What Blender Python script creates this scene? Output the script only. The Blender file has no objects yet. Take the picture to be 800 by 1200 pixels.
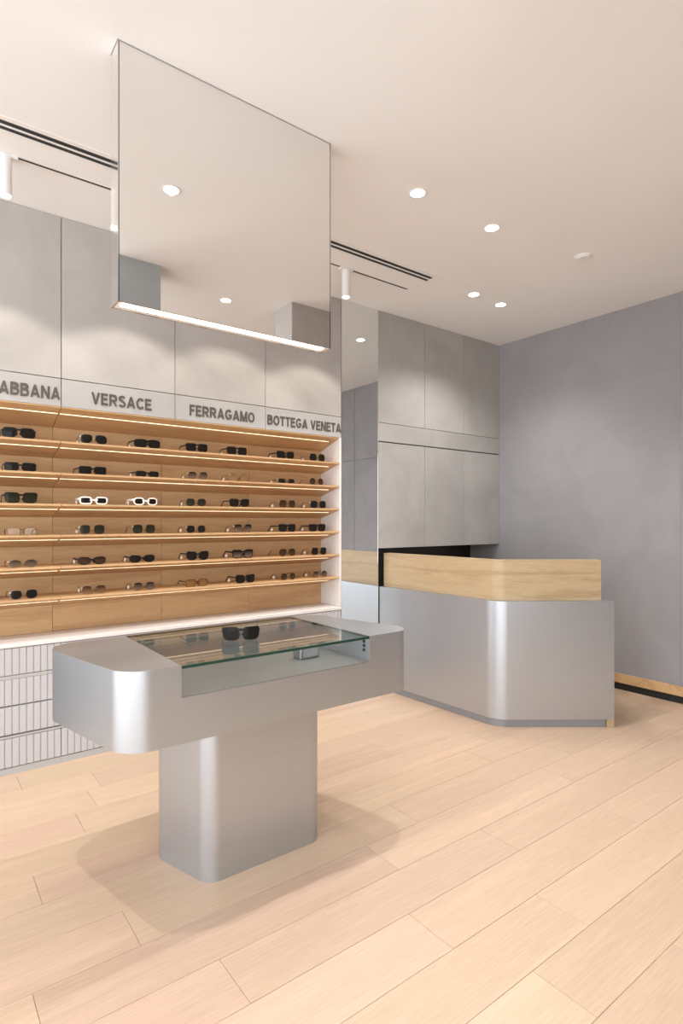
import bpy, bmesh, math, random
from mathutils import Vector, Matrix

# ------------------------------------------------------------------ camera, world, exposure
sc = bpy.context.scene
COL = sc.collection
CAM_H = 1.327
cam_d = bpy.data.cameras.new('camera')
cam = bpy.data.objects.new('camera', cam_d)
COL.objects.link(cam)
cam.location = (0, 0, CAM_H)
cam.rotation_euler = (math.pi / 2, 0, -math.atan2(0.604, 0.797))
cam_d.sensor_fit = 'HORIZONTAL'
cam_d.sensor_width = 36.0
cam_d.lens = 671.0 / 800.0 * 36.0
cam_d.shift_y = 11.0 / 800.0
cam_d.clip_start = 0.02
sc.camera = cam

world = bpy.data.worlds.new('world')
sc.world = world
world.use_nodes = True
bgn = world.node_tree.nodes['Background']
bgn.inputs['Color'].default_value = (0.88, 0.94, 1.0, 1)
bgn.inputs['Strength'].default_value = 5.4

vs = sc.view_settings
vs.view_transform = 'Standard'
vs.look = 'None'
vs.gamma = 1.0
vs.use_curve_mapping = False
vs.exposure = -0.22
sc.cycles.max_bounces = 12
sc.cycles.diffuse_bounces = 7
sc.cycles.glossy_bounces = 6
sc.cycles.transparent_max_bounces = 12
sc.cycles.sample_clamp_indirect = 4.0

DOWN_W = 34.0      # recessed downlights
TRACK_W = 17.0      # track spots on the grey panels
LED_S = 2.2        # shelf led strips
BOX_S = 10.0       # led under the hanging mirror box
DOWN_COL = (1.0, 0.975, 0.95)

# ------------------------------------------------------------------ dimensions
ZC = 3.0
YW = 3.436          # front plane of the shelf wall
YB = 3.80           # true back wall
XR = 4.488          # right wall
XL = -3.0
YF = -3.0
SEAM = [-0.606, 0.034, 0.674, 1.316, 1.952, 2.602]
XM = 2.968          # right edge of the mirror column
CAB = [2.968, 3.487, 3.978, 4.488]
ZS1, ZS0 = 2.112, 1.958   # sign board
random.seed(7)

# ------------------------------------------------------------------ materials
def new_mat(name):
    m = bpy.data.materials.new(name)
    m.use_nodes = True
    return m, m.node_tree, m.node_tree.nodes['Principled BSDF']

def setp(b, **k):
    for a, v in k.items():
        b.inputs[a.replace('_', ' ')].default_value = v

def flat(name, col, rough=0.5, metal=0.0, spec=0.5):
    m, nt, b = new_mat(name)
    setp(b, Base_Color=(*col, 1), Roughness=rough, Metallic=metal)
    b.inputs['Specular IOR Level'].default_value = spec
    return m

def N(nt, t, **k):
    n = nt.nodes.new(t)
    for a, v in k.items():
        setattr(n, a, v)
    return n

def mapped(nt, scale, rnd=True, rot=(0, 0, 0)):
    tc = N(nt, 'ShaderNodeTexCoord')
    mp = N(nt, 'ShaderNodeMapping')
    mp.inputs['Scale'].default_value = scale
    mp.inputs['Rotation'].default_value = rot
    nt.links.new(tc.outputs['Object'], mp.inputs['Vector'])
    if rnd:
        oi = N(nt, 'ShaderNodeObjectInfo')
        ml = N(nt, 'ShaderNodeMath', operation='MULTIPLY')
        ml.inputs[1].default_value = 37.0
        nt.links.new(oi.outputs['Random'], ml.inputs[0])
        nt.links.new(ml.outputs[0], mp.inputs['Location'])
    return mp.outputs['Vector']

def ramp(nt, stops):
    r = N(nt, 'ShaderNodeValToRGB')
    el = r.color_ramp.elements
    while len(el) < len(stops):
        el.new(0.5)
    for e, (p, c) in zip(el, stops):
        e.position = p
        e.color = (*c, 1)
    return r

def wood(name, lo, hi, axis='X', rough=0.45, vary=0.12, pink=0.0, ring=1.0):
    m, nt, b = new_mat(name)
    long_, cross = 0.55, 9.0
    s = {'H': (long_ * 1.3, long_ * 1.3, cross * 1.2), 'X': (long_, cross, cross), 'Y': (cross, long_, cross), 'Z': (cross, cross, long_)}[axis]
    v = mapped(nt, s)
    n1 = N(nt, 'ShaderNodeTexNoise')
    n1.inputs['Scale'].default_value = 1.3
    n1.inputs['Detail'].default_value = 3
    n1.inputs['Distortion'].default_value = 0.6
    nt.links.new(v, n1.inputs['Vector'])
    mu = N(nt, 'ShaderNodeMath', operation='MULTIPLY')
    mu.inputs[1].default_value = 14.0 * ring
    sn = N(nt, 'ShaderNodeMath', operation='SINE')
    nt.links.new(n1.outputs['Fac'], mu.inputs[0])
    nt.links.new(mu.outputs[0], sn.inputs[0])
    s2 = tuple(q * 7 for q in s)
    v2 = mapped(nt, s2)
    n2 = N(nt, 'ShaderNodeTexNoise')
    n2.inputs['Scale'].default_value = 2.5
    n2.inputs['Detail'].default_value = 4
    nt.links.new(v2, n2.inputs['Vector'])
    a1 = N(nt, 'ShaderNodeMath', operation='MULTIPLY_ADD')
    a1.inputs[1].default_value = 0.20
    nt.links.new(sn.outputs[0], a1.inputs[0])
    nt.links.new(n2.outputs['Fac'], a1.inputs[2])
    r = ramp(nt, [(0.15, lo), (0.75, hi)])
    nt.links.new(a1.outputs[0], r.inputs['Fac'])
    oi = N(nt, 'ShaderNodeObjectInfo')
    hs = N(nt, 'ShaderNodeHueSaturation')
    mv = N(nt, 'ShaderNodeMapRange')
    mv.inputs['To Min'].default_value = 1 - vary
    mv.inputs['To Max'].default_value = 1 + vary * 0.6
    nt.links.new(oi.outputs['Random'], mv.inputs['Value'])
    nt.links.new(mv.outputs[0], hs.inputs['Value'])
    mh = N(nt, 'ShaderNodeMapRange')
    mh.inputs['To Min'].default_value = 0.5 - pink
    mh.inputs['To Max'].default_value = 0.5 + pink * 0.5
    fr = N(nt, 'ShaderNodeMath', operation='FRACT')
    m7 = N(nt, 'ShaderNodeMath', operation='MULTIPLY')
    m7.inputs[1].default_value = 7.31
    nt.links.new(oi.outputs['Random'], m7.inputs[0])
    nt.links.new(m7.outputs[0], fr.inputs[0])
    nt.links.new(fr.outputs[0], mh.inputs['Value'])
    nt.links.new(mh.outputs[0], hs.inputs['Hue'])
    nt.links.new(r.outputs['Color'], hs.inputs['Color'])
    nt.links.new(hs.outputs['Color'], b.inputs['Base Color'])
    setp(b, Roughness=rough)
    bp = N(nt, 'ShaderNodeBump')
    bp.inputs['Strength'].default_value = 0.08
    bp.inputs['Distance'].default_value = 0.002
    nt.links.new(n2.outputs['Fac'], bp.inputs['Height'])
    nt.links.new(bp.outputs['Normal'], b.inputs['Normal'])
    return m

def plaster(name, c0, c1, scale=1.6, rough=0.85, bump=0.08, spec=0.3):
    m, nt, b = new_mat(name)
    v = mapped(nt, (1, 1, 1))
    n1 = N(nt, 'ShaderNodeTexNoise')
    n1.inputs['Scale'].default_value = scale
    n1.inputs['Detail'].default_value = 7
    n1.inputs['Roughness'].default_value = 0.62
    n1.inputs['Distortion'].default_value = 0.8
    nt.links.new(v, n1.inputs['Vector'])
    r = ramp(nt, [(0.34, c0), (0.66, c1)])
    nt.links.new(n1.outputs['Fac'], r.inputs['Fac'])
    nt.links.new(r.outputs['Color'], b.inputs['Base Color'])
    n2 = N(nt, 'ShaderNodeTexNoise')
    n2.inputs['Scale'].default_value = 26
    n2.inputs['Detail'].default_value = 4
    nt.links.new(v, n2.inputs['Vector'])
    bp = N(nt, 'ShaderNodeBump')
    bp.inputs['Strength'].default_value = bump
    bp.inputs['Distance'].default_value = 0.004
    nt.links.new(n2.outputs['Fac'], bp.inputs['Height'])
    nt.links.new(bp.outputs['Normal'], b.inputs['Normal'])
    setp(b, Roughness=rough)
    b.inputs['Specular IOR Level'].default_value = spec
    return m

def steel(name, col=(0.50, 0.53, 0.565), rough=0.36):
    m, nt, b = new_mat(name)
    v = mapped(nt, (3, 3, 260), rnd=False)
    n1 = N(nt, 'ShaderNodeTexNoise')
    n1.inputs['Scale'].default_value = 1.0
    n1.inputs['Detail'].default_value = 2
    nt.links.new(v, n1.inputs['Vector'])
    v2 = mapped(nt, (1.5, 1.5, 1.5), rnd=False)
    n2 = N(nt, 'ShaderNodeTexNoise')
    n2.inputs['Scale'].default_value = 1.5
    n2.inputs['Detail'].default_value = 4
    nt.links.new(v2, n2.inputs['Vector'])
    mr = N(nt, 'ShaderNodeMapRange')
    mr.inputs['To Min'].default_value = rough - 0.05
    mr.inputs['To Max'].default_value = rough + 0.07
    nt.links.new(n2.outputs['Fac'], mr.inputs['Value'])
    nt.links.new(mr.outputs[0], b.inputs['Roughness'])
    r = ramp(nt, [(0.3, tuple(c * 0.985 for c in col)), (0.7, tuple(min(1, c * 1.01) for c in col))])
    nt.links.new(n1.outputs['Fac'], r.inputs['Fac'])
    nt.links.new(r.outputs['Color'], b.inputs['Base Color'])
    setp(b, Metallic=0.88)
    return m

def emis(name, col, strength):
    m, nt, b = new_mat(name)
    setp(b, Base_Color=(0.9, 0.9, 0.9, 1))
    b.inputs['Emission Color'].default_value = (*col, 1)
    b.inputs['Emission Strength'].default_value = strength
    return m

def thin_glass(name, tint, ior=1.5, rough=0.0):
    m = bpy.data.materials.new(name)
    m.use_nodes = True
    nt = m.node_tree
    nt.nodes.clear()
    out = N(nt, 'ShaderNodeOutputMaterial')
    mix = N(nt, 'ShaderNodeMixShader')
    tr = N(nt, 'ShaderNodeBsdfTransparent')
    tr.inputs['Color'].default_value = (*tint, 1)
    gl = N(nt, 'ShaderNodeBsdfGlossy')
    gl.inputs['Roughness'].default_value = rough
    gl.inputs['Color'].default_value = (1, 1, 1, 1)
    lw = N(nt, 'ShaderNodeLayerWeight')
    lw.inputs['Blend'].default_value = 0.5
    pw = N(nt, 'ShaderNodeMath', operation='POWER')
    pw.inputs[1].default_value = 5.0
    fr = N(nt, 'ShaderNodeMath', operation='MULTIPLY_ADD')
    fr.inputs[1].default_value = 0.9
    fr.inputs[2].default_value = 0.04
    nt.links.new(lw.outputs['Facing'], pw.inputs[0])
    nt.links.new(pw.outputs[0], fr.inputs[0])
    nt.links.new(fr.outputs[0], mix.inputs[0])
    nt.links.new(tr.outputs[0], mix.inputs[1])
    nt.links.new(gl.outputs[0], mix.inputs[2])
    nt.links.new(mix.outputs[0], out.inputs['Surface'])
    return m

M = {}
M['ceiling'] = plaster('ceiling_paint', (0.85, 0.84, 0.83), (0.87, 0.86, 0.85), 0.7, 0.9, 0.02)
M['panel'] = plaster('grey_microcement', (0.42, 0.395, 0.375), (0.50, 0.475, 0.455), 1.8, 0.75, 0.05)
M['cabinet'] = plaster('cabinet_microcement', (0.35, 0.334, 0.312), (0.42, 0.402, 0.38), 2.0, 0.5, 0.03, 0.4)
M['wall'] = plaster('lilac_grey_plaster', (0.282, 0.268, 0.276), (0.318, 0.304, 0.313), 2.4, 0.8, 0.12)
M['greywall'] = plaster('blue_grey_wall', (0.40, 0.43, 0.45), (0.44, 0.47, 0.49), 1.2, 0.9, 0.03)
M['sign'] = plaster('sign_board', (0.42, 0.405, 0.395), (0.47, 0.455, 0.445), 3.0, 0.6, 0.02)
M['letter'] = flat('sign_letter', (0.10, 0.085, 0.07), 0.5)
M['seam'] = flat('dark_joint', (0.06, 0.052, 0.045), 0.8)
M['floor'] = wood('oak_floor', (0.54, 0.395, 0.275), (0.65, 0.485, 0.348), 'X', 0.45, 0.075, 0.010, 0.6)
M['floor_base'] = flat('floor_joint', (0.36, 0.26, 0.17), 0.9)
M['shelf_wood'] = wood('shelf_oak', (0.46, 0.275, 0.125), (0.60, 0.385, 0.195), 'X', 0.5, 0.05, 0.004)
M['counter_wood'] = wood('counter_oak', (0.345, 0.24, 0.132), (0.475, 0.35, 0.21), 'H', 0.4, 0.03, 0.0, 1.2)
M['white'] = flat('white_laminate', (0.74, 0.71, 0.69), 0.5)
M['slat'] = flat('fluted_white', (0.49, 0.472, 0.482), 0.55)
M['slat_back'] = flat('fluted_groove', (0.50, 0.475, 0.475), 0.7)
M['rail'] = flat('grey_rail', (0.42, 0.41, 0.40), 0.45)
M['paper'] = flat('cream_paper', (0.82, 0.76, 0.66), 0.7)
M['kick'] = flat('kick_strip', (0.30, 0.31, 0.335), 0.45, 0.4)
M['black'] = flat('matt_black', (0.012, 0.012, 0.012), 0.5)
M['niche'] = flat('dark_backsplash', (0.022, 0.014, 0.011), 0.25)
M['steel'] = steel('brushed_steel')
M['steel_in'] = steel('tray_steel', (0.36, 0.36, 0.36), 0.42)
M['plinth'] = steel('plinth_steel', (0.50, 0.50, 0.51), 0.5)
M['mirror'] = flat('mirror', (0.85, 0.84, 0.825), 0.015, 1.0)
M['mirror_dim'] = flat('mirror_grey', (0.82, 0.85, 0.86), 0.02, 1.0)
M['chrome'] = flat('polished_edge', (0.85, 0.84, 0.82), 0.08, 1.0)
M['lamp_white'] = flat('white_lamp_metal', (0.85, 0.83, 0.81), 0.4)
M['down_emit'] = emis('downlight_glow', (1.0, 0.96, 0.90), 14.0)
M['track_emit'] = emis('track_glow', (1.0, 0.95, 0.88), 12.0)
M['led'] = emis('shelf_led', (1.0, 0.74, 0.44), LED_S)
M['box_led'] = emis('box_led', (1.0, 0.90, 0.74), BOX_S)
M['glass'] = thin_glass('clear_glass', (0.93, 0.96, 0.94), 1.52)
M['glass_edge'] = flat('green_glass_edge', (0.012, 0.05, 0.035), 0.1)

# ------------------------------------------------------------------ helpers
ORG = {}

def link(o):
    COL.objects.link(o)
    return o

def empty(name, loc=(0, 0, 0)):
    o = link(bpy.data.objects.new(name, None))
    o.location = loc
    o.empty_display_size = 0.1
    ORG[o.name] = Vector(loc)
    return o

def tag(o, label=None, cat=None, group=None, kind=None):
    if label: o['label'] = label
    if cat: o['category'] = cat
    if group: o['group'] = group
    if kind: o['kind'] = kind
    return o

def obj(name, bm, mats, parent=None, smooth=None, org=None):
    """world-coordinate bmesh -> one mesh object, origin at the thing's base"""
    root = Vector((0, 0, 0))
    if parent is not None:
        root = ORG[parent.name]
    elif org is not None:
        root = Vector(org)
    bmesh.ops.recalc_face_normals(bm, faces=bm.faces[:])
    bmesh.ops.translate(bm, verts=bm.verts[:], vec=-root)
    me = bpy.data.meshes.new(name)
    bm.to_mesh(me)
    bm.free()
    if not isinstance(mats, (list, tuple)):
        mats = [mats]
    for m in mats:
        me.materials.append(m)
    if smooth is not None:
        for p in me.polygons:
            p.use_smooth = True
        me.set_sharp_from_angle(angle=math.radians(smooth))
    o = link(bpy.data.objects.new(name, me))
    if parent is not None:
        o.parent = parent
    elif org is not None:
        o.location = org
    ORG[o.name] = root
    return o

def structure(name, bm, mats, smooth=None):
    return tag(obj(name, bm, mats, None, smooth), kind='structure')

def box(bm, x0, x1, y0, y1, z0, z1, bev=0.0, seg=1):
    r = bmesh.ops.create_cube(bm, size=1.0)
    vs_ = r['verts']
    for v in vs_:
        v.co = Vector(((x0 + x1) / 2 + v.co.x * (x1 - x0), (y0 + y1) / 2 + v.co.y * (y1 - y0), (z0 + z1) / 2 + v.co.z * (z1 - z0)))
    if bev:
        ed = list({e for v in vs_ for e in v.link_edges})
        bmesh.ops.bevel(bm, geom=ed, offset=bev, segments=seg, affect='EDGES', profile=0.5)
    return bm

def B(*a, **k):
    bm = bmesh.new()
    box(bm, *a, **k)
    return bm

def prism(bm, pts, f):
    """pts list of 2d; f(p, s) -> 3d with s in 0,1"""
    a = [bm.verts.new(f(p, 0)) for p in pts]
    b = [bm.verts.new(f(p, 1)) for p in pts]
    n = len(pts)
    bm.faces.new(a)
    bm.faces.new(b[::-1])
    for i in range(n):
        bm.faces.new((a[i], a[(i + 1) % n], b[(i + 1) % n], b[i]))
    return bm

def prism_z(bm, pts, z0, z1):
    return prism(bm, pts, lambda p, s: (p[0], p[1], z1 if s else z0))

def prism_x(bm, yz, x0, x1):
    return prism(bm, yz, lambda p, s: (x1 if s else x0, p[0], p[1]))

def disc(bm, c, r, z0, z1, seg=32):
    pts = [(c[0] + r * math.cos(2 * math.pi * i / seg), c[1] + r * math.sin(2 * math.pi * i / seg)) for i in range(seg)]
    return prism_z(bm, pts, z0, z1)

def ring(bm, c, r0, r1, z0, z1, seg=32):
    def circ(r, z):
        return [bm.verts.new((c[0] + r * math.cos(2 * math.pi * i / seg), c[1] + r * math.sin(2 * math.pi * i / seg), z)) for i in range(seg)]
    a, b, c_, d = circ(r0, z0), circ(r1, z0), circ(r1, z1), circ(r0, z1)
    for i in range(seg):
        j = (i + 1) % seg
        for p, q in ((a, b), (b, c_), (c_, d), (d, a)):
            bm.faces.new((p[i], p[j], q[j], q[i]))
    return bm

def rrect(x0, x1, y0, y1, r, seg=14, corners=(1, 1, 1, 1)):
    """corners: (x0y0, x1y0, x1y1, x0y1) counter-clockwise"""
    pts = []
    cs = [((x0, y0), math.pi), ((x1, y0), 1.5 * math.pi), ((x1, y1), 0), ((x0, y1), 0.5 * math.pi)]
    for k, ((cx, cy), a0) in enumerate(cs):
        if not corners[k]:
            pts.append((cx, cy))
            continue
        ox = cx + r * (1 if cx == x0 else -1)
        oy = cy + r * (1 if cy == y0 else -1)
        for i in range(seg + 1):
            a = a0 + (math.pi / 2) * i / seg
            pts.append((ox + r * math.cos(a), oy + r * math.sin(a)))
    return pts

# ------------------------------------------------------------------ floor with planks
bm = B(XL, XR + 0.15, YF, YB + 0.15, -0.14, -0.012)
floor = structure('floor', bm, M['floor_base'])
PW, PL = 0.2, 1.213
known = {1.607: 0.28, 1.407: 0.753, 1.207: 1.35, 0.807: 1.47, 1.007: 1.78, 1.807: 0.583, 2.607: 0.607}
plank_mesh = {}

def plank(x0, x1, y0, y1):
    key = (round(x1 - x0, 3), round(y1 - y0, 3))
    if key not in plank_mesh:
        g = 0.0006
        b_ = B(-key[0] / 2 + g, key[0] / 2 - g, -key[1] / 2 + g, key[1] / 2 - g, -0.012, 0.0, bev=0.0008)
        me = bpy.data.meshes.new('plank')
        b_.to_mesh(me)
        b_.free()
        me.materials.append(M['floor'])
        plank_mesh[key] = me
    o = link(bpy.data.objects.new('plank', plank_mesh[key]))
    o.parent = floor
    o.location = ((x0 + x1) / 2, (y0 + y1) / 2, 0)

k = -24
while True:
    y0 = 1.607 + k * PW
    k += 1
    y1 = y0 + PW
    if y0 >= YB - 1e-4:
        break
    y0c, y1c = max(y0, YF), min(y1, YB)
    if y1c - y0c < 0.01:
        continue
    s = known.get(round(y0, 3), random.uniform(0, PL))
    s -= math.ceil((s - XL) / PL) * PL
    x = s
    while x < XR - 1e-4:
        a, b_ = max(x, XL), min(x + PL, XR)
        if b_ - a > 0.01:
            plank(a, b_, y0c, y1c)
        x += PL

# ------------------------------------------------------------------ ceiling and walls
structure('ceiling', B(XL, XR + 0.15, YF, YB + 0.15, ZC, ZC + 0.12), M['ceiling'])

bm = bmesh.new()
box(bm, XL, XR + 0.15, YB, YB + 0.15, 0, ZC)
wall_back = structure('wall_back', bm, M['seam'])
structure('trim_2', B(XL, 2.602, YW + 0.022, YB, ZS0, ZC), M['seam'])        # bulkhead over the shelves
structure('trim_3', B(2.602, XM, YW + 0.012, YB, 0, ZC), M['seam'])          # column behind the mirror
structure('trim_4', B(XM, XR, YW + 0.022, YB, 1.962, ZC), M['seam'])         # bulkhead over the cabinets

def wpanel(x0, x1, z0, z1, mat, g=0.002, y0=YW, y1=YW + 0.02):
    return obj('panel', B(x0 + g, x1 - g, y0, y1, z0 + g, z1 - g, bev=0.001), mat, wall_back)

for i in range(len(SEAM) - 1):
    wpanel(SEAM[i], SEAM[i + 1], ZS1, ZC, M['panel'])
wpanel(XL, SEAM[0], ZS1, ZC, M['panel'])
wpanel(XL, SEAM[0], 0.0, ZS1, M['sign'], y1=YB)  # unseen pale panel added to brighten the table's left faces by reflection
for i in range(3):
    g = 0.0018 if i < 2 else 0.0012
    wpanel(CAB[i], CAB[i + 1], ZS1, ZC, M['cabinet'], g)
wpanel(CAB[0], CAB[3], 1.964, ZS1, M['cabinet'])
obj('backsplash', B(XM, XR, YB - 0.012, YB - 0.001, 0.0, 1.2), M['niche'], wall_back)
obj('backsplash', B(XM, XM + 0.012, YW + 0.02, YB - 0.012, 0.0, 1.11), M['niche'], wall_back)

# right wall with flush panels further along
bm = B(XR, XR + 0.15, YF, YB, 0, ZC)
wall_right = structure('wall_right', bm, M['wall'])
for (y0, y1) in ((-1.2, 0.02), (0.02, 1.235), (1.235, 1.83)):
    for (z0, z1) in ((0.127, 2.095), (2.095, ZC)):
        obj('panel', B(XR - 0.012, XR, y0 + 0.0025, y1 - 0.0025, z0 + 0.0025, z1 - 0.002, bev=0.0012), M['wall'], wall_right)
structure('baseboard_right', B(XR - 0.014, XR, 0.4, YB, 0.055, 0.126, bev=0.001), M['shelf_wood'])
structure('trim_1', B(XR - 0.004, XR, 0.4, YB, 0.0, 0.055), M['black'])

# shop side behind the viewer: two ceiling downstands added for grey mirror reflections, rear wall, glazed left side
structure('trim_5', B(1.045, 1.32, 0.16, 0.40, 2.55, ZC), M['greywall'])
structure('trim_6', B(2.33, XR - 0.013, 0.16, 0.40, 2.55, ZC), M['panel'])
bm = bmesh.new()
box(bm, XL, XR, YF - 0.12, YF, 2.85, ZC)
box(bm, -0.2, XR, YF - 0.12, YF, 0, 2.85)  # unseen wall, solid here to keep daylight reflections off the counter front
for xx in (-3.0, -1.6, -0.27):
    box(bm, xx, xx + 0.07, YF - 0.10, YF - 0.02, 0, 2.85)
structure('wall_rear', bm, M['sign'])
bm = bmesh.new()
box(bm, XL - 0.12, XL, YF, YB, 2.85, ZC)
for yy in (-3.0, -1.35, 0.3, 1.95, 3.5):
    box(bm, XL - 0.10, XL - 0.02, yy, yy + 0.07, 0, 2.85)
structure('wall_left', bm, M['plinth'])

# ------------------------------------------------------------------ ceiling fittings
def area_portal(loc, sx, sy, rot):
    l = bpy.data.lights.new('daylight_portal', 'AREA')
    l.shape = 'RECTANGLE'
    l.size, l.size_y = sx, sy
    l.cycles.is_portal = True
    o = link(bpy.data.objects.new('daylight_portal', l))
    o.location = loc
    o.rotation_euler = rot
    return o
area_portal((XL - 0.13, 0.3, 1.425), 2.85, 6.6, (0, -math.pi / 2, 0))
area_portal((-1.6, YF - 0.13, 1.425), 2.8, 2.85, (math.pi / 2, 0, 0))

def downlight(x, y, label, r=0.037, watts=None, group='recessed ceiling downlights'):
    t = empty('downlight', (x, y, ZC))
    tag(t, label, 'downlight', group)
    obj('trim_ring', ring(bmesh.new(), (x, y), r, r + 0.008, ZC - 0.003, ZC - 0.0001), M['lamp_white'], t)
    obj('lens', disc(bmesh.new(), (x, y), r, ZC - 0.0025, ZC - 0.0002), M['down_emit'], t)
    l = bpy.data.lights.new('downlight_lamp', 'SPOT')
    l.energy = watts if watts is not None else DOWN_W
    l.color = DOWN_COL
    l.spot_size = math.radians(125)
    l.spot_blend = 0.75
    l.shadow_soft_size = 0.012
    o = link(bpy.data.objects.new('downlight_lamp', l))
    o.parent = t
    o.location = (0, 0, -0.016)
    return t

downlight(2.07, 2.09, 'round recessed downlight beside the hanging mirror box', watts=105)
downlight(2.653, 2.083, 'round recessed downlight between vent end and smoke sensor', watts=48)
downlight(3.326, 2.775, 'round recessed downlight over the counter, the one further from the corner', watts=48)
downlight(3.646, 2.78, 'round recessed downlight over the counter, the one closer to the corner', watts=44)
for (x, y) in ((0.05, 2.09), (-0.9, 2.09), (1.06, 1.28), (1.92, 0.12), (-0.9, 0.6), (3.3, 1.0), (-0.9, -1.2), (1.2, -1.4), (3.2, -1.4)):  # unmirrored ones are unseen; all but the first of them added for overall brightness
    downlight(x, y, {(1.06, 1.28): 'round recessed downlight mirrored high up in the hanging mirror box',
                     (1.92, 0.12): 'round recessed downlight mirrored low down in the hanging mirror box'}.get((x, y), 'round recessed downlight in the ceiling outside the view'),
              watts=84 if (x, y) == (0.05, 2.09) else 32 if x > 3 else 20)

t = empty('smoke_sensor', (3.40, 1.963, ZC))
tag(t, 'small white smoke sensor disc on the bare ceiling', 'smoke sensor')
obj('base', disc(bmesh.new(), (3.40, 1.963), 0.052, ZC - 0.006, ZC - 0.0002), M['lamp_white'], t, 30)
obj('cap', disc(bmesh.new(), (3.40, 1.963), 0.036, ZC - 0.014, ZC - 0.006), M['lamp_white'], t, 30)

# linear air diffuser: two black slots between white profiles
t = empty('air_diffuser', (0.95, 2.793, ZC))
tag(t, 'long linear air diffuser with two black slots in the ceiling', 'air vent')
XV0, XV1 = -1.0, 2.871
for (yy, ww) in ((2.749, 0.029), (2.791, 0.026)):
    obj('slot', B(XV0, XV1 + (0.0 if yy < 2.78 else 0.004), yy, yy + ww, ZC - 0.0012, ZC - 0.0002), M['black'], t)
for (a, b_) in ((2.722, 2.749), (2.778, 2.791), (2.817, 2.842)):
    obj('profile', B(XV0, XV1 + 0.02, a, b_, ZC - 0.003, ZC - 0.0001), M['lamp_white'], t)

t = empty('lighting_track', (0.95, 3.0, ZC))
tag(t, 'narrow black recessed lighting track running along the grey panels', 'light track')
obj('groove', B(-1.0, 2.866, 2.992, 3.008, ZC - 0.0012, ZC - 0.0002), M['black'], t)
for (a, b_) in ((2.982, 2.992), (3.008, 3.018)):
    obj('profile', B(-1.0, 2.878, a, b_, ZC - 0.002, ZC - 0.0001), M['lamp_white'], t)

def track_spot(x, label):
    y = 3.0
    t = empty('track_spotlight', (x, y, ZC))
    tag(t, label, 'spotlight', 'white cylinder spotlights on the ceiling track')
    obj('adapter', B(x - 0.05, x + 0.05, y - 0.015, y + 0.015, ZC - 0.016, ZC - 0.0013, bev=0.002), M['lamp_white'], t)
    bm = bmesh.new()
    disc(bm, (x, y), 0.0265, ZC - 0.19, ZC - 0.016)
    obj('body', bm, M['lamp_white'], t, 40)
    obj('lens', disc(bmesh.new(), (x, y), 0.022, ZC - 0.1925, ZC - 0.1902), M['track_emit'], t)
    l = bpy.data.lights.new('track_lamp', 'SPOT')
    l.energy = TRACK_W
    l.color = (1.0, 0.91, 0.78)
    l.spot_size = math.radians(108)
    l.spot_blend = 0.28
    l.shadow_soft_size = 0.012
    o = link(bpy.data.objects.new('track_lamp', l))
    o.parent = t
    o.location = (0, 0, -0.206)
    o.rotation_euler = (math.radians(0), 0, 0)
track_spot(0.355, 'white cylinder spotlight on the track above the sign cut by the frame')
track_spot(1.0, 'white cylinder spotlight on the track above the shortest-word sign')
track_spot(1.65, 'white cylinder spotlight on the track above the nine-letter sign')
track_spot(2.31, 'white cylinder spotlight on the track beside the tall mirror strip')

# ------------------------------------------------------------------ hanging mirror box
bx0, bx1, by0, by1, bz = 0.581, 1.494, 2.05, 2.132, 2.092
t = empty('hanging_mirror', (1.0375, 2.09, ZC))
tag(t, 'mirror-clad box hanging from ceiling over the steel display table', 'mirror box')
obj('core', B(bx0 + 0.006, bx1 - 0.006, by0 + 0.006, by1 - 0.006, bz + 0.004, ZC), M['chrome'], t)
obj('mirror_face', B(bx0 + 0.002, bx1 - 0.002, by0, by0 + 0.005, bz, ZC), M['mirror'], t)
obj('mirror_face', B(bx0 + 0.002, bx1 - 0.002, by1 - 0.005, by1, bz, ZC), M['mirror'], t)
obj('side_panel', B(bx0, bx0 + 0.005, by0, by1, bz, ZC), M['chrome'], t)
obj('side_panel', B(bx1 - 0.005, bx1, by0, by1, bz, ZC), M['chrome'], t)
obj('bottom_channel', B(bx0 + 0.006, bx1 - 0.006, by0 + 0.006, by1 - 0.006, bz, bz + 0.003), M['lamp_white'], t)
obj('top_trim', B(bx0 - 0.0015, bx1 + 0.0015, by0 - 0.0015, by1 + 0.0015, ZC - 0.004, ZC - 0.0001), M['plinth'], t)
obj('led_strip', B(bx0 + 0.02, bx1 - 0.03, by0 + 0.012, by0 + 0.045, bz - 0.002, bz - 0.0001), M['box_led'], t)

# tall mirror strip between shelves and cabinets
t = empty('tall_mirror', ((2.602 + XM) / 2, YW, 0))
tag(t, 'tall narrow mirror strip between sunglasses shelves and grey wall cabinets', 'mirror')
obj('mirror_face', B(2.607, XM - 0.004, YW, YW + 0.006, 0.0, ZC), M['mirror_dim'], t)
obj('edge_strip', B(2.603, 2.607, YW - 0.001, YW + 0.008, 0.0, ZC), M['chrome'], t)
obj('edge_strip', B(XM - 0.004, XM, YW - 0.001, YW + 0.008, 0.0, ZC), M['chrome'], t)

# ------------------------------------------------------------------ wall cabinets over the counter
cab_lab = ['grey wall cabinet next to the tall mirror strip', 'middle grey wall cabinet of the row over the counter', 'grey wall cabinet in the corner against the plastered side wall']
for i in range(3):
    x0, x1 = CAB[i], CAB[i + 1]
    t = empty('wall_cabinet', ((x0 + x1) / 2, YW, 1.114))
    tag(t, cab_lab[i], 'cabinet', 'wall cabinets over the counter')
    obj('body', B(x0 + 0.001, x1 - 0.001, YW + 0.022, YB - 0.014, 1.116, 1.960), M['cabinet'], t)
    obj('door', B(x0 + 0.0018, x1 - 0.0018, YW, YW + 0.02, 1.114, 1.957, bev=0.001), M['cabinet'], t)

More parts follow.
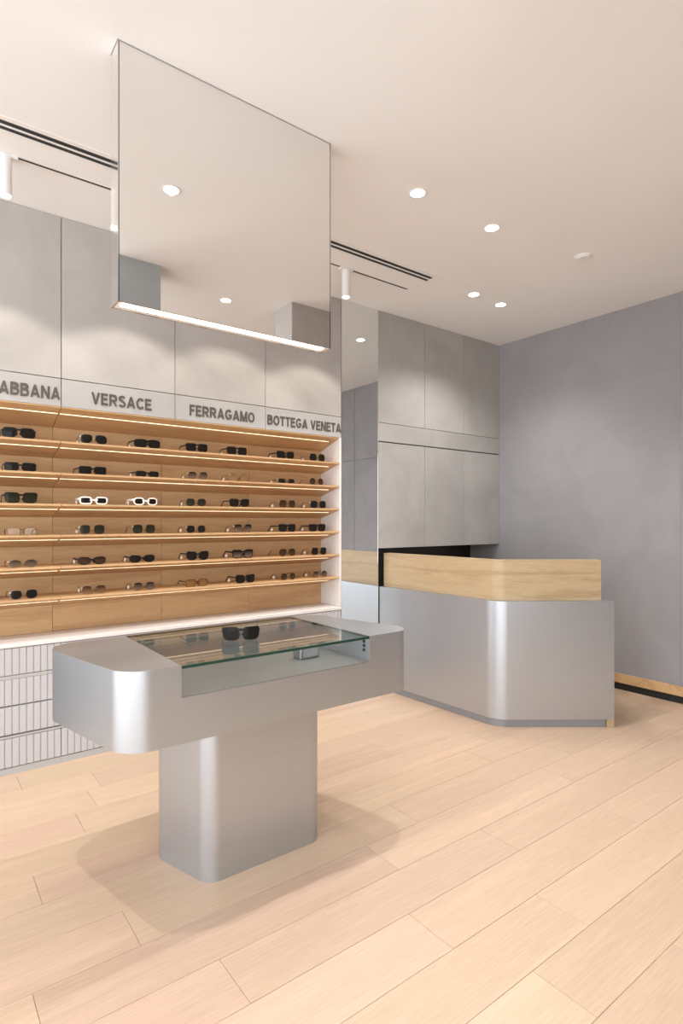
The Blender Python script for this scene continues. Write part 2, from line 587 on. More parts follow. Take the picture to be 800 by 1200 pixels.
# ------------------------------------------------------------------ signs
TS = 0.19          # stroke width in cap heights
def arc(cx, cy, rx, ry, a0, a1, n=14):
    return [(cx + rx * math.cos(math.radians(a0 + (a1 - a0) * k / n)), cy + ry * math.sin(math.radians(a0 + (a1 - a0) * k / n))) for k in range(n + 1)]
h_ = TS / 2
GLYPH = {
 'A': (0.84, [[(0.09, 0), (0.42, 1)], [(0.75, 0), (0.42, 1)], [(0.2, 0.28), (0.64, 0.28)]]),
 'B': (0.74, [[(h_, 0), (h_, 1)], [(0, 1 - h_), (0.4, 1 - h_)] + arc(0.4, 0.735, 0.21, 0.17, 90, -90) + [(0, 0.55)], [(0, 0.55), (0.42, 0.55)] + arc(0.42, 0.322, 0.23, 0.227, 90, -90) + [(0, h_)]]),
 'C': (0.78, [arc(0.42, 0.5, 0.325, 0.405, 38, 322, 22)]),
 'D': (0.78, [[(h_, 0), (h_, 1)], [(0, 1 - h_), (0.3, 1 - h_)] + arc(0.3, 0.5, 0.385, 0.405, 90, -90, 18) + [(0, h_)]]),
 'E': (0.66, [[(h_, 0), (h_, 1)], [(0, 1 - h_), (0.63, 1 - h_)], [(0, 0.52), (0.58, 0.52)], [(0, h_), (0.65, h_)]]),
 'F': (0.60, [[(h_, 0), (h_, 1)], [(0, 1 - h_), (0.60, 1 - h_)], [(0, 0.50), (0.53, 0.50)]]),
 'G': (0.84, [arc(0.44, 0.5, 0.345, 0.405, 40, 330, 22) + [(0.735, 0.44)], [(0.46, 0.44), (0.83, 0.44)]]),
 'L': (0.62, [[(h_, 0), (h_, 1)], [(0, h_), (0.61, h_)]]),
 'M': (0.90, [[(h_, 0), (h_, 1)], [(0.90 - h_, 0), (0.90 - h_, 1)], [(0.11, 0.97), (0.45, 0.05)], [(0.79, 0.97), (0.45, 0.05)]]),
 'N': (0.78, [[(h_, 0), (h_, 1)], [(0.78 - h_, 0), (0.78 - h_, 1)], [(0.12, 0.96), (0.66, 0.04)]]),
 'O': (0.86, [arc(0.43, 0.5, 0.335, 0.405, 0, 360, 28)]),
 'R': (0.78, [[(h_, 0), (h_, 1)], [(0, 1 - h_), (0.44, 1 - h_)] + arc(0.44, 0.685, 0.22, 0.22, 90, -90) + [(0, 0.465)], [(0.38, 0.46), (0.68, 0.0)]]),
 'S': (0.70, [arc(0.35, 0.725, 0.25, 0.185, 25, 200, 12) + arc(0.35, 0.285, 0.26, 0.195, 62, -160, 16)]),
 'T': (0.68, [[(0.34, 0), (0.34, 1)], [(0, 1 - h_), (0.68, 1 - h_)]]),
 'V': (0.80, [[(0.09, 1), (0.40, 0)], [(0.71, 1), (0.40, 0)]]),
 '&': (0.84, [arc(0.36, 0.745, 0.16, 0.165, -60, 240, 14) + [(0.78, 0.03)], [(0.27, 0.60)] + arc(0.34, 0.28, 0.25, 0.195, 150, 330, 14) + [(0.72, 0.46)]]),
 ' ': (0.26, []),
}

def stroke(bm, pts, w, xf):
    """flat ribbon of width w along pts, extruded"""
    P = [Vector(p) for p in pts]
    L, R_ = [], []
    for i, p in enumerate(P):
        a = P[max(0, i - 1)]
        b_ = P[min(len(P) - 1, i + 1)]
        d = (b_ - a).normalized()
        n = Vector((-d.y, d.x))
        k = 1.0
        if 0 < i < len(P) - 1:
            d0 = (p - a).normalized()
            k = 1.0 / max(0.5, abs(Vector((-d0.y, d0.x)).dot(n)))
        L.append(p + n * w / 2 * k)
        R_.append(p - n * w / 2 * k)
    def clip(v):
        return (v.x, min(1.0, max(0.0, v.y)))
    for i in range(len(P) - 1):
        q = [clip(L[i]), clip(L[i + 1]), clip(R_[i + 1]), clip(R_[i])]
        f = [bm.verts.new(xf(u, v, 1)) for u, v in q]
        b_ = [bm.verts.new(xf(u, v, 0)) for u, v in q]
        bm.faces.new(f)
        for k in range(4):
            bm.faces.new((f[k], f[(k + 1) % 4], b_[(k + 1) % 4], b_[k]))

def text_mesh(body, width, height, depth):
    gap = 0.12
    tot = sum(GLYPH[c][0] + gap for c in body) - gap
    sx = width / tot
    bm = bmesh.new()
    x = 0.0
    for c in body:
        gw, strokes = GLYPH[c]
        for k, st in enumerate(strokes):
            stroke(bm, st, TS, lambda u, v, s, x=x, k=k: ((x + u) * sx - width / 2, -(depth + 0.0003 * k) * s, (v - 0.5) * height))
        x += gw + gap
    bmesh.ops.recalc_face_normals(bm, faces=bm.faces[:])
    me = bpy.data.meshes.new('lettering')
    bm.to_mesh(me)
    bm.free()
    return me

signs = [(1, 'DOLCE&GABBANA', 0.355, 0.624, 'pale sign board cut by the frame, only its last dark letters showing'),
         (2, 'VERSACE', 0.999, 0.340, 'pale sign board with the shortest word, seven dark letters'),
         (3, 'FERRAGAMO', 1.638, 0.457, 'pale sign board with one nine-letter word in dark letters'),
         (4, 'BOTTEGA VENETA', 2.2815, 0.630, 'pale sign board with two words, next to tall mirror strip')]
for (i, txt, cx, wd, lab) in signs:
    x0, x1 = SEAM[i], SEAM[i + 1]
    t = empty('sign_board', ((x0 + x1) / 2, YW + 0.02, ZS0))
    tag(t, lab, 'sign', 'sign boards over the shelves')
    obj('board', B(x0 + 0.002, x1 - 0.002, YW, YW + 0.0205, ZS0, ZS1 - 0.002, bev=0.001), M['sign'], t)
    me = text_mesh(txt, wd, 0.068, 0.004)
    me.materials.append(M['letter'])
    o = link(bpy.data.objects.new('lettering', me))
    o.parent = t
    o.location = (cx - (x0 + x1) / 2, -0.0201, 2.026 - ZS0)

# ------------------------------------------------------------------ display shelving
YBK = 3.675
SHZ = [1.768, 1.594, 1.423, 1.253, 1.080, 0.912]
def wedge(z, drop=0.072, nose=0.011):
    return [(YW, z), (YBK, z), (YBK, z - drop), (YW, z - nose)]

def shelving(x0, x1, backs, label, led0, led1, side):
    t = empty('display_shelving', ((x0 + x1) / 2, YW, 0.69))
    tag(t, label, 'shelving', 'oak display shelving')
    for (a, b_) in backs:
        obj('back_panel', B(a + 0.001, b_ - 0.001, YBK, YBK + 0.016, 0.688, 1.953), M['shelf_wood'], t)
    xe = x1 - (0.018 if side else 0.0016)
    for z in SHZ:
        s = obj('shelf', prism_x(bmesh.new(), wedge(z), x0 + 0.0016, xe), M['shelf_wood'], t)
        yl, f = YW + 0.066, 0.066 / (YBK - YW)
        zl = z - 0.011 - f * (0.072 - 0.011)
        sl = (0.072 - 0.011) / (YBK - YW)
        yz = [(yl, zl + 0.001), (yl + 0.006, zl + 0.001 - 0.006 * sl), (yl + 0.006, zl - 0.0012 - 0.006 * sl), (yl, zl - 0.0012)]
        obj('led_strip', prism_x(bmesh.new(), yz, led0, led1), M['led'], s)
    zt = ZS0 - 0.001
    s = obj('canopy', prism_x(bmesh.new(), [(YW + 0.002, zt), (YBK, zt), (YBK, zt - 0.084), (YW + 0.002, zt - 0.006)], x0 + 0.0016, xe), M['shelf_wood'], t)
    sl = 0.078 / (YBK - YW)
    yl = YW + 0.066
    zl = zt - 0.006 - 0.064 * sl
    yz = [(yl, zl + 0.001), (yl + 0.006, zl + 0.001 - 0.006 * sl), (yl + 0.006, zl - 0.0012 - 0.006 * sl), (yl, zl - 0.0012)]
    obj('led_strip', prism_x(bmesh.new(), yz, led0, led1), M['led'], s)
    if side:
        obj('side_panel', B(x1 - 0.0175, x1, YW, YBK + 0.016, 0.688, 1.957), M['white'], t)
    return t

shelving(SEAM[0], SEAM[2], ((SEAM[0], SEAM[1]), (SEAM[1], SEAM[2])), 'lit oak shelving bay under the sign cut by the frame', SEAM[0] + 0.02, SEAM[2] - 0.006, False)
shelving(SEAM[2], SEAM[5], ((SEAM[2], SEAM[3]), (SEAM[3], SEAM[4]), (SEAM[4], SEAM[5] - 0.018)), 'long lit oak shelving ending at a white side panel', SEAM[2] + 0.006, 2.531, True)

# continuous white ledge
tag(obj('ledge', B(SEAM[0], SEAM[5], YW - 0.003, YB - 0.005, 0.664, 0.686, bev=0.002), M['white'], None, None, (1.0, YW, 0.664)),
    'long white ledge on top of fluted drawer cabinets below the shelves', 'ledge')

# base cabinets with fluted drawers
TIER = [(0.520, 0.660), (0.362, 0.497), (0.210, 0.354), (0.038, 0.188)]
slat_mesh = {}
pitch = 0.0337
base_lab = {1: 'white fluted drawer cabinet under the ledge, below sign cut by the frame',
            2: 'white fluted drawer cabinet behind the rounded steel table end',
            3: 'white fluted drawer cabinet behind the table, below the nine-letter sign',
            4: 'white fluted drawer cabinet next to the tall mirror strip'}
for i in range(1, 5):
    x0, x1 = SEAM[i], SEAM[i + 1]
    t = empty('drawer_cabinet', ((x0 + x1) / 2, YW + 0.02, 0))
    tag(t, base_lab[i], 'drawer cabinet', 'fluted drawer cabinets under the ledge')
    obj('body', B(x0 + 0.0005, x1 - 0.0005, YW + 0.022, YB - 0.005, 0.0, 0.662), M['rail'], t)
    obj('plinth', B(x0 + 0.0005, x1 - 0.0005, YW + 0.004, YW + 0.0215, 0.0, 0.034), M['rail'], t)
    for (za, zb) in ((0.497, 0.517), (0.190, 0.202)):
        obj('rail', B(x0 + 0.0005, x1 - 0.0005, YW + 0.002, YW + 0.0215, za + 0.002, zb), M['rail'], t)
    for (z0, z1) in TIER:
        d = obj('drawer', B(x0 + 0.001, x1 - 0.001, YW + 0.0062, YW + 0.0215, z0, z1), M['slat_back'], t)
        n = 19
        p = (x1 - x0) / n
        key = (round(z1 - z0, 3), round(p, 4))
        if key not in slat_mesh:
            b_ = B(-p / 2 + 0.0022, p / 2 - 0.0022, 0, 0.0052, 0, key[0], bev=0.002, seg=2)
            me = bpy.data.meshes.new('slat')
            b_.to_mesh(me)
            b_.free()
            me.materials.append(M['slat'])
            slat_mesh[key] = me
        for q in range(n):
            o = link(bpy.data.objects.new('slat', slat_mesh[key]))
            o.parent = d
            o.location = Vector((x0 + p * (q + 0.5), YW + 0.001, z0)) - ORG[t.name]

# ------------------------------------------------------------------ reception counter
def counter_path(inset, S=(2.976, 3.432), P=(3.012, 2.335), E=(3.62, 1.875), R=0.17, seg=18, cut=0.0):
    S, P, E = Vector(S), Vector(P), Vector(E)
    d1, d2 = (P - S).normalized(), (E - P).normalized()
    n1, n2 = Vector((-d1.y, d1.x)), Vector((-d2.y, d2.x))     # towards the staff side
    phi = math.acos(d1.dot(d2))
    C = P - d1 * (R * math.tan(phi / 2)) + n1 * R
    a0 = math.atan2(-n1.y, -n1.x)
    pts = [S + n1 * inset]
    for i in range(seg + 1):
        a = a0 + phi * i / seg
        pts.append(C + Vector((math.cos(a), math.sin(a))) * (R - inset))
    pts.append(E + n2 * inset - d2 * cut)
    return pts

def band(bm, i0, i1, z0, z1, cut=0.0):
    a = counter_path(i0, cut=cut)
    b_ = counter_path(i1, cut=cut)
    return prism_z(bm, [tuple(p) for p in a] + [tuple(p) for p in reversed(b_)], z0, z1)

t = empty('reception_counter', (3.25, 2.5, 0))
tag(t, 'brushed steel reception counter with rounded corner and light oak upstand', 'counter')
obj('body', band(bmesh.new(), 0.0, 0.12, 0.052, 0.812), M['steel'], t, 25)
obj('plinth', band(bmesh.new(), 0.018, 0.11, 0.0, 0.046, cut=0.05), M['kick'], t, 25)
obj('upstand', band(bmesh.new(), 0.05, 0.118, 0.8125, 1.075, cut=0.062), M['counter_wood'], t, 25)
inner = [tuple(p) for p in counter_path(0.1205, cut=0.004)]
far = [tuple(p) for p in counter_path(0.62, R=0.7, cut=0.004)]
obj('worktop', prism_z(bmesh.new(), inner + far[::-1], 0.745, 0.775), M['counter_wood'], t, 25)
obj('end_panel', prism_z(bmesh.new(), [inner[-1], (inner[-1][0] + 0.29, inner[-1][1] + 0.385), (inner[-1][0] + 0.275, inner[-1][1] + 0.40), (inner[-1][0] - 0.016, inner[-1][1] + 0.012)], 0.0, 0.744), M['counter_wood'], t)
e = counter_path(0.001)[-1]
dv = Vector((0.799, -0.602))
nv = Vector((0.602, 0.799))
q = [e - dv * 0.046, e, e + nv * 0.09, e - dv * 0.046 + nv * 0.09]
obj('foot_block', prism_z(bmesh.new(), [tuple(p) for p in q], 0.0, 0.0515), M['counter_wood'], t)

# ------------------------------------------------------------------ steel display table
def rounded(poly, radii, seg=16):
    """polygon (counter-clockwise) with rounded corners"""
    out = []
    n = len(poly)
    for i in range(n):
        p, a, b_ = Vector(poly[i]), Vector(poly[i - 1]), Vector(poly[(i + 1) % n])
        r = radii[i]
        if r == 0:
            out.append(tuple(p))
            continue
        u, v = (a - p).normalized(), (b_ - p).normalized()
        half = math.acos(max(-1, min(1, u.dot(v)))) / 2
        t_ = r / math.tan(half)
        c = p + (u + v).normalized() * (r / math.sin(half))
        p0, p1 = p + u * t_ - c, p + v * t_ - c
        a0 = math.atan2(p0.y, p0.x)
        da = (math.atan2(p1.y, p1.x) - a0 + math.pi) % (2 * math.pi) - math.pi
        out += [(c.x + r * math.cos(a0 + da * k / seg), c.y + r * math.sin(a0 + da * k / seg)) for k in range(seg + 1)]
    return out

ty0, ty1 = 1.828, 2.445
KT = 0.225                      # the plan is a parallelogram: ends lean back to the left
SH = KT * (ty1 - ty0)
txl, txr = 0.540, 1.800         # front corners
zt_, zb_, zs_ = 0.85, 0.590, 0.742
sx0, sx1 = 0.722, 1.532
RC = 0.11
t = empty('display_table', (1.1, 2.13, 0))
tag(t, 'brushed steel pedestal display table with slanted rounded ends and glass-topped tray', 'display table')
bm = bmesh.new()
prism_z(bm, rounded([(txl, ty0), (txr, ty0), (txr - SH, ty1), (txl - SH, ty1)], (RC, RC * 0.8, RC, RC)), zb_, zs_)
prism_z(bm, rounded([(txl, ty0), (sx0, ty0), (sx0, ty1), (txl - SH, ty1)], (RC, 0, 0, RC)), zs_, zt_)
prism_z(bm, rounded([(sx1, ty0), (txr, ty0), (txr - SH, ty1), (sx1, ty1)], (0, RC * 0.8, RC, 0)), zs_, zt_)
box(bm, sx0, sx1, ty1 - 0.014, ty1, zs_, zt_ - 0.0125)
obj('table_top', bm, M['steel'], t, 25)
PS = 0.30 * 0.345
obj('pedestal', prism_z(bmesh.new(), rounded([(0.872, 1.955), (1.405, 1.955), (1.405 - PS, 2.30), (0.872 - PS, 2.30)], (0.07, 0.06, 0.07, 0.07)), 0.0, zb_ - 0.0005), M['steel'], t, 25)
obj('tray_lining', B(sx0 + 0.001, sx1 - 0.001, ty0 + 0.002, ty1 - 0.015, zs_ + 0.0003, zs_ + 0.003), M['steel_in'], t)
# glass lid; green edge faces
bm = B(sx0 + 0.0015, sx1 - 0.0015, ty0 - 0.001, ty1 - 0.001, zt_ - 0.0115, zt_, bev=0.0006)
for f in bm.faces:
    if abs(f.normal.z) < 0.5:
        f.material_index = 1
o = obj('glass_lid', bm, [M['glass'], M['glass_edge']], t)
lk = obj('lock_box', B(1.315, 1.415, 2.02, 2.08, zs_ + 0.0031, zs_ + 0.058, bev=0.003), M['steel_in'], t)
obj('lock_face', B(1.33, 1.40, 2.018, 2.0202, zs_ + 0.012, zs_ + 0.05), M['plinth'], lk)
for k in range(3):  # thin black discs, their colour standing for dark holes in the tray wall
    bm = bmesh.new()
    prism(bm, [(0.007 * math.cos(a * math.pi / 6), 0.007 * math.sin(a * math.pi / 6)) for a in range(12)],
          lambda p, s, k=k: (sx1 - 0.0035 + 0.003 * s, ty0 + 0.035 + p[0], zs_ + 0.045 + k * 0.018 + p[1]))
    obj('hole_disc', bm, M['black'], t)

# ------------------------------------------------------------------ sunglasses
def lens_mat(name, lo, hi, rough=0.08, alpha=1.0):
    m, nt, b = new_mat(name)
    tc = N(nt, 'ShaderNodeTexCoord')
    sp = N(nt, 'ShaderNodeSeparateXYZ')
    nt.links.new(tc.outputs['Object'], sp.inputs[0])
    mr = N(nt, 'ShaderNodeMapRange')
    mr.inputs['From Min'].default_value = 0.004
    mr.inputs['From Max'].default_value = 0.042
    nt.links.new(sp.outputs['Z'], mr.inputs['Value'])
    r = ramp(nt, [(0.0, lo), (1.0, hi)])
    nt.links.new(mr.outputs[0], r.inputs['Fac'])
    nt.links.new(r.outputs['Color'], b.inputs['Base Color'])
    setp(b, Roughness=rough, Alpha=alpha)
    b.inputs['Specular IOR Level'].default_value = 0.12
    return m

LM = {'dark': lens_mat('lens_dark', (0.016, 0.012, 0.010), (0.012, 0.010, 0.009)),
      'green': lens_mat('lens_green', (0.03, 0.028, 0.016), (0.018, 0.016, 0.010)),
      'brown': lens_mat('lens_brown', (0.06, 0.032, 0.016), (0.03, 0.015, 0.009)),
      'amber': lens_mat('lens_amber', (0.26, 0.13, 0.04), (0.17, 0.08, 0.03), 0.1, 0.85),
      'gold': lens_mat('lens_gold', (0.26, 0.16, 0.075), (0.20, 0.12, 0.055), 0.1, 0.85),
      'grad': lens_mat('lens_gradient_brown', (0.22, 0.11, 0.06), (0.03, 0.014, 0.009), 0.1, 0.97),
      'gradk': lens_mat('lens_gradient_grey', (0.17, 0.11, 0.075), (0.014, 0.010, 0.009), 0.1, 0.97),
      'clear': lens_mat('lens_clear', (0.6, 0.5, 0.42), (0.6, 0.5, 0.42), 0.05, 0.18)}
FM = {'black': flat('frame_black', (0.008, 0.007, 0.007), 0.4, 0.0, 0.25),
      'tort': flat('frame_tortoise', (0.035, 0.016, 0.008), 0.3),
      'amber': flat('frame_amber', (0.10, 0.035, 0.012), 0.3),
      'gold': flat('frame_gold', (0.45, 0.30, 0.16), 0.35, 1.0),
      'silver': flat('frame_silver', (0.38, 0.35, 0.32), 0.25, 1.0),
      'gun': flat('frame_gunmetal', (0.12, 0.10, 0.09), 0.3, 1.0),
      'white': flat('frame_white', (0.85, 0.81, 0.76), 0.35)}

# w, h lens; gap; nt, nb exponents; tear, cat; rim; bridge height (fraction), temple thickness
STY = {
 'aviator':   dict(w=.058, h=.048, g=.014, nt=3.0, nb=2.2, tear=.10, cat=.0, rim=.0014, br=.80, th=.0022, wire=True),
 'bold_av':   dict(w=.060, h=.046, g=.013, nt=4.0, nb=2.6, tear=.10, cat=.0, rim=.0040, br=.85, th=.005),
 'shield':    dict(w=.066, h=.044, g=.006, nt=4.0, nb=2.6, tear=.03, cat=.0, rim=.0030, br=.78, th=.007, big=True),
 'way':       dict(w=.052, h=.042, g=.014, nt=5.0, nb=2.8, tear=-.06, cat=.10, rim=.0042, br=.78, th=.006),
 'flat':      dict(w=.054, h=.044, g=.013, nt=7.0, nb=3.2, tear=-.04, cat=.0, rim=.0036, br=.88, th=.006),
 'rect':      dict(w=.056, h=.036, g=.014, nt=7.0, nb=5.0, tear=.0, cat=.0, rim=.0038, br=.72, th=.006),
 'slim':      dict(w=.052, h=.027, g=.015, nt=4.0, nb=3.5, tear=.0, cat=.0, rim=.0036, br=.70, th=.006),
 'square':    dict(w=.053, h=.049, g=.017, nt=3.6, nb=3.0, tear=.0, cat=.0, rim=.0012, br=.75, th=.002, wire=True),
 'round':     dict(w=.047, h=.044, g=.020, nt=2.2, nb=2.2, tear=.0, cat=.0, rim=.0014, br=.70, th=.002, wire=True),
 'hex':       dict(w=.050, h=.043, g=.018, nt=3.2, nb=2.4, tear=.0, cat=.0, rim=.0012, br=.72, th=.002, wire=True),
 'oval':      dict(w=.056, h=.038, g=.014, nt=2.1, nb=2.4, tear=.03, cat=.05, rim=.0010, br=.72, th=.002, wire=True),
 'cat':       dict(w=.055, h=.044, g=.013, nt=4.0, nb=2.4, tear=-.04, cat=.20, rim=.0042, br=.70, th=.006),
 'butter':    dict(w=.056, h=.034, g=.014, nt=3.0, nb=2.2, tear=.02, cat=.18, rim=.0040, br=.66, th=.008),
 'bigsq':     dict(w=.058, h=.046, g=.013, nt=6.0, nb=3.2, tear=-.08, cat=.06, rim=.0042, br=.82, th=.008),
 'whiterect': dict(w=.048, h=.028, g=.018, nt=5.0, nb=4.5, tear=.0, cat=.0, rim=.0072, br=.62, th=.010),
 'whiteoval': dict(w=.046, h=.031, g=.018, nt=2.8, nb=2.8, tear=.0, cat=.0, rim=.0068, br=.62, th=.010),
 'wirerect':  dict(w=.054, h=.034, g=.017, nt=5.5, nb=4.5, tear=-.05, cat=.0, rim=.0011, br=.80, th=.002, wire=True),
}

def outline(p, n=32):
    w, h = p['w'], p['h']
    out = []
    for i in range(n):
        a = 2 * math.pi * i / n
        c, s = math.cos(a), math.sin(a)
        ex = p['nt'] if s >= 0 else p['nb']
        x = math.copysign(abs(c) ** (2 / ex), c) * w / 2
        z = math.copysign(abs(s) ** (2 / ex), s) * h / 2
        x += p['tear'] * w * (-z / h)
        if p['cat'] and z > -h * 0.2:
            z += p['cat'] * h * max(0, x / w) * (0.4 + z / h)
        out.append((x, z))
    return out

def offset(pts, d):
    n = len(pts)
    res = []
    for i in range(n):
        a, b_ = Vector(pts[i - 1]), Vector(pts[(i + 1) % n])
        tv = b_ - a
        if tv.length < 1e-9:
            tv = Vector((0, 1))
        tv.normalize()
        nv = Vector((tv.y, -tv.x))
        res.append((pts[i][0] + nv.x * d, pts[i][1] + nv.y * d))
    return res

def bar(bm, a, b_, wa, wb, up=Vector((0, 0, 1)), ta=None, tb=None):
    a, b_ = Vector(a), Vector(b_)
    d = (b_ - a).normalized()
    s = d.cross(up).normalized()
    u = s.cross(d).normalized()
    ta, tb = ta or wa, tb or wb
    r = []
    for p, w, h in ((a, wa, ta), (b_, wb, tb)):
        r.append([bm.verts.new(p + s * sx * w / 2 + u * sz * h / 2) for sx, sz in ((-1, -1), (1, -1), (1, 1), (-1, 1))])
    for i in range(4):
        bm.faces.new((r[0][i], r[0][(i + 1) % 4], r[1][(i + 1) % 4], r[1][i]))
    bm.faces.new(r[0][::-1])
    bm.faces.new(r[1])

glass_cache = {}
def fin(bm, name, mat, smooth=True):
    bmesh.ops.recalc_face_normals(bm, faces=bm.faces[:])
    me = bpy.data.meshes.new(name)
    bm.to_mesh(me)
    bm.free()
    me.materials.append(mat)
    if smooth:
        for p in me.polygons:
            p.use_smooth = True
        me.set_sharp_from_angle(angle=math.radians(35))
    return me

def glasses_meshes(style, lens, frame):
    key = (style, lens, frame)
    if key in glass_cache:
        return glass_cache[key]
    p = STY[style]
    w, h, g, rim = p['w'], p['h'], p['g'], p['rim']
    pts = outline(p)
    zc = -min(z for x, z in pts) + rim
    fd = 0.0016 if p.get('wire') else 0.0042
    fr = bmesh.new()
    lens_me = []
    cx = g / 2 + w / 2 + rim
    for sgn in (-1, 1):
        inn = [(sgn * (cx + x), zc + z) for x, z in pts]
        outp = [(sgn * (cx + x), zc + z) for x, z in offset(pts, rim)]
        wrap = lambda x: 1.2 * x * x          # slight face wrap
        V = []
        for ring_, y in ((outp, 0), (inn, 0), (inn, fd), (outp, fd)):
            V.append([fr.verts.new((x, y + wrap(x), z)) for x, z in ring_])
        n = len(pts)
        for i in range(n):
            j = (i + 1) % n
            for k in range(4):
                fr.faces.new((V[k][i], V[k][j], V[(k + 1) % 4][j], V[(k + 1) % 4][i]))
        lb = bmesh.new()
        inn2 = [(sgn * (cx + x), zc + z) for x, z in offset(pts, 0.0003)]
        la = [lb.verts.new((x, fd * 0.35 + wrap(x), z)) for x, z in inn2]
        lc = [lb.verts.new((x, fd * 0.75 + wrap(x), z)) for x, z in inn2]
        ctr = [lb.verts.new((sgn * cx, fd * 0.35 + wrap(cx) - 0.002, zc)), lb.verts.new((sgn * cx, fd * 0.75 + wrap(cx) - 0.002, zc))]
        for i in range(n):
            j = (i + 1) % n
            lb.faces.new((la[i], la[j], ctr[0]))
            lb.faces.new((lc[j], lc[i], ctr[1]))
            lb.faces.new((la[i], la[j], lc[j], lc[i]))
        lens_me.append(fin(lb, 'lens', LM[lens]))
    zbr = zc + (p['br'] - 0.5) * h
    bw = 0.002 if p.get('wire') else (0.016 if p.get('big') else 0.0085)
    xi = g / 2 + rim + (0.004 if not p.get('wire') else 0.003)
    bar(fr, (-xi, fd * 0.5, zbr), (xi, fd * 0.5, zbr), 0.0018 if p.get('wire') else 0.004, 0.0018 if p.get('wire') else 0.004, ta=bw, tb=bw)
    if style == 'aviator':
        bar(fr, (-xi - 0.004, 0.001, zc + 0.47 * h), (xi + 0.004, 0.001, zc + 0.47 * h), 0.0018, 0.0018)
    for sgn in (-1, 1):                       # nose pads
        bar(fr, (sgn * (g / 2 + rim * 0.6), fd, zc - 0.02 * h), (sgn * (g / 2 - 0.001), fd + 0.007, zc - 0.14 * h), 0.002, 0.004, ta=0.004, tb=0.009)
    xo = cx + w / 2 + rim
    zh = zc + 0.26 * h
    for sgn in (-1, 1):                       # end pieces at the hinges
        bar(fr, (sgn * (xo - 0.006), fd * 0.5 + 1.2 * xo * xo, zh), (sgn * (xo + 0.002), fd + 1.2 * xo * xo + 0.004, zh), 0.004, 0.004, ta=max(0.004, p['th']), tb=max(0.004, p['th']))
    fme = fin(fr, 'front_frame', FM[frame])
    tm = []
    th = p['th']
    for sgn in (-1, 1):
        tb = bmesh.new()
        y0 = fd + 1.2 * xo * xo + 0.002
        x = sgn * (xo + 0.001)
        a = (x, y0, zh)
        b_ = (x * 0.98, y0 + 0.088, zh + 0.001)
        c = (x * 0.93, y0 + 0.128, 0.004)
        bar(tb, a, b_, 0.003 if not p.get('wire') else 0.0018, 0.003 if not p.get('wire') else 0.0018, ta=th * 1.25, tb=th)
        bar(tb, b_, c, 0.0032, 0.0032, ta=max(th, 0.005) * 0.9, tb=0.0065)
        tm.append(fin(tb, 'temple', FM[frame], False))
    glass_cache[key] = (fme, lens_me, tm)
    return glass_cache[key]

def glasses(style, lens, frame, loc, yaw, label, group=None, cat='sunglasses', name='sunglasses', scale=1.0, paper=False):
    fme, lme, tme = glasses_meshes(style, lens, frame)
    t = empty(name, loc)
    t.rotation_euler = (0, 0, yaw)
    t.scale = (scale,) * 3
    tag(t, label, cat, group)
    for nm, me in [('front_frame', fme)] + [('lens', m) for m in lme] + [('temple', m) for m in tme]:
        o = link(bpy.data.objects.new(nm, me))
        o.parent = t
    if paper:
        if 'paper_tag' not in glass_cache:
            b_ = B(-0.0012, 0.0012, -0.008, 0.008, 0.0, 0.017)
            glass_cache['paper_tag'] = fin(b_, 'paper_tag', M['paper'], False)
        p = STY[style]
        o = link(bpy.data.objects.new('price_tag', glass_cache['paper_tag']))
        o.parent = t
        o.location = (-(p['g'] / 2 + p['w'] + 2 * p['rim'] + 0.001), 0.093, 0.0065)
        o.rotation_euler = (0.5, 0.0, 0.35)
    return t

def px_to_x(px, Y):
    u = (px - 400) / 671.0
    d = Y / (0.797 - 0.604 * u)
    return (0.797 * u + 0.604) * d

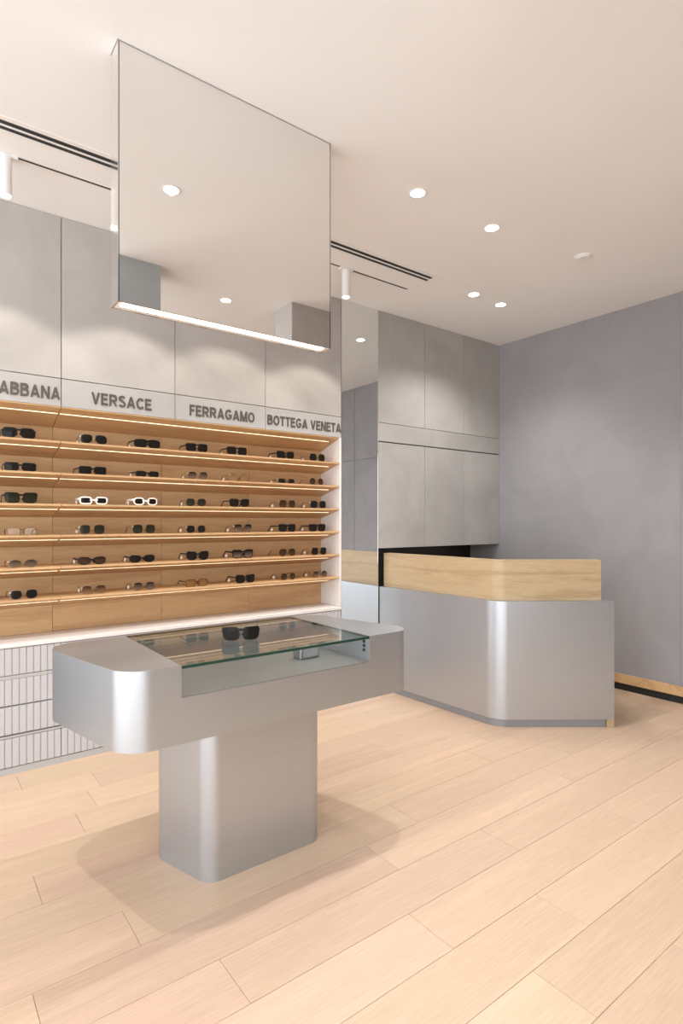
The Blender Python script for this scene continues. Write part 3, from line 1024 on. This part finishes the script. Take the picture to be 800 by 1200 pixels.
# px centre, style, lens, frame, short look
ROWS = [
 [(22, 'bold_av', 'dark', 'black', 'thick black aviator sunglasses'), (110, 'aviator', 'dark', 'silver', 'silver wire aviator sunglasses'), (173, 'shield', 'dark', 'black', 'black shield sunglasses'), (231, 'flat', 'dark', 'black', 'flat-topped black sunglasses'), (278, 'flat', 'dark', 'black', 'square black sunglasses'), (335, 'way', 'dark', 'black', 'chunky black sunglasses'), (372, 'square', 'dark', 'gold', 'square dark-lensed wire sunglasses')],
 [(24, 'rect', 'dark', 'black', 'rectangular black sunglasses'), (109, 'rect', 'dark', 'black', 'angular black sunglasses'), (173, 'slim', 'dark', 'black', 'slim black sunglasses'), (232, 'hex', 'gradk', 'gold', 'thin gold sunglasses with gradient lenses'), (280, 'square', 'gold', 'gold', 'golden-brown tinted wire sunglasses'), (336, 'slim', 'dark', 'gold', 'narrow gold and dark sunglasses'), (371, 'round', 'brown', 'gold', 'round gold and brown sunglasses')],
 [(25, 'bigsq', 'green', 'black', 'large square black sunglasses'), (110, 'whiterect', 'dark', 'white', 'white rectangular sunglasses'), (171, 'whiteoval', 'dark', 'white', 'white oval sunglasses'), (230, 'hex', 'green', 'gun', 'dark olive-lensed sunglasses'), (281, 'way', 'dark', 'black', 'wide black sunglasses'), (337, 'square', 'brown', 'gold', 'brown-lensed gold wire sunglasses'), (373, 'square', 'dark', 'silver', 'dark square sunglasses with pale arms')],
 [(26, 'wirerect', 'clear', 'gun', 'clear rectangular wire eyeglasses'), (108, 'square', 'green', 'gold', 'square dark green-lensed sunglasses'), (169, 'square', 'green', 'gold', 'big square sunglasses with gold arms'), (230, 'hex', 'dark', 'gold', 'six-sided dark sunglasses with gold arms'), (285, 'square', 'gradk', 'gold', 'square gradient-lensed sunglasses'), (337, 'flat', 'dark', 'black', 'heavy black sunglasses'), (372, 'flat', 'dark', 'black', 'black sunglasses with straight brow')],
 [(27, 'oval', 'gradk', 'gold', 'oval gradient rimless-look sunglasses'), (108, 'butter', 'brown', 'black', 'narrow winged black sunglasses'), (167, 'butter', 'dark', 'black', 'low black cat-eye sunglasses'), (232, 'cat', 'dark', 'black', 'square-winged black sunglasses'), (285, 'bigsq', 'gradk', 'black', 'big black sunglasses with gradient lenses'), (337, 'aviator', 'brown', 'gold', 'brown aviator sunglasses'), (374, 'square', 'dark', 'gold', 'plain dark square sunglasses')],
 [(28, 'hex', 'dark', 'silver', 'dark sunglasses with silver bridge'), (110, 'hex', 'grad', 'gold', 'reddish brown gradient sunglasses'), (169, 'hex', 'gradk', 'gold', 'soft gradient sunglasses with gold arms'), (231, 'rect', 'amber', 'amber', 'amber rectangular sunglasses'), (288, 'cat', 'dark', 'black', 'black cat-eye sunglasses'), (338, 'round', 'brown', 'gold', 'rounded brown sunglasses'), (375, 'round', 'gradk', 'gold', 'small round gradient sunglasses')],
]
ORDW = ['top shelf', 'second shelf from top', 'third shelf from top', 'fourth shelf from top', 'fifth shelf from top', 'bottom shelf']
CNT = ['seventh', 'sixth', 'fifth', 'fourth', 'third', 'second', 'first']
for r, row in enumerate(ROWS):
    for c, (px, st, ln, fm, look) in enumerate(row):
        Y = YW + 0.024
        x = px_to_x(px, Y)
        nm = 'eyeglasses' if ln == 'clear' else 'sunglasses'
        glasses(st, ln, fm, (x, Y, SHZ[r] + 0.0006), random.uniform(-0.07, 0.07),
                '%s on %s, %s from white side panel' % (look, ORDW[r], CNT[c]), 'glasses on the oak shelves', cat=nm, name=nm, scale=1.06, paper=(c > 0 and (r * 7 + c) % 5 != 3))

glasses('bigsq', 'dark', 'black', (1.065, 2.07, zt_ + 0.0006), -0.42,
        'black sunglasses standing alone on the glass lid of the steel table', scale=0.99)
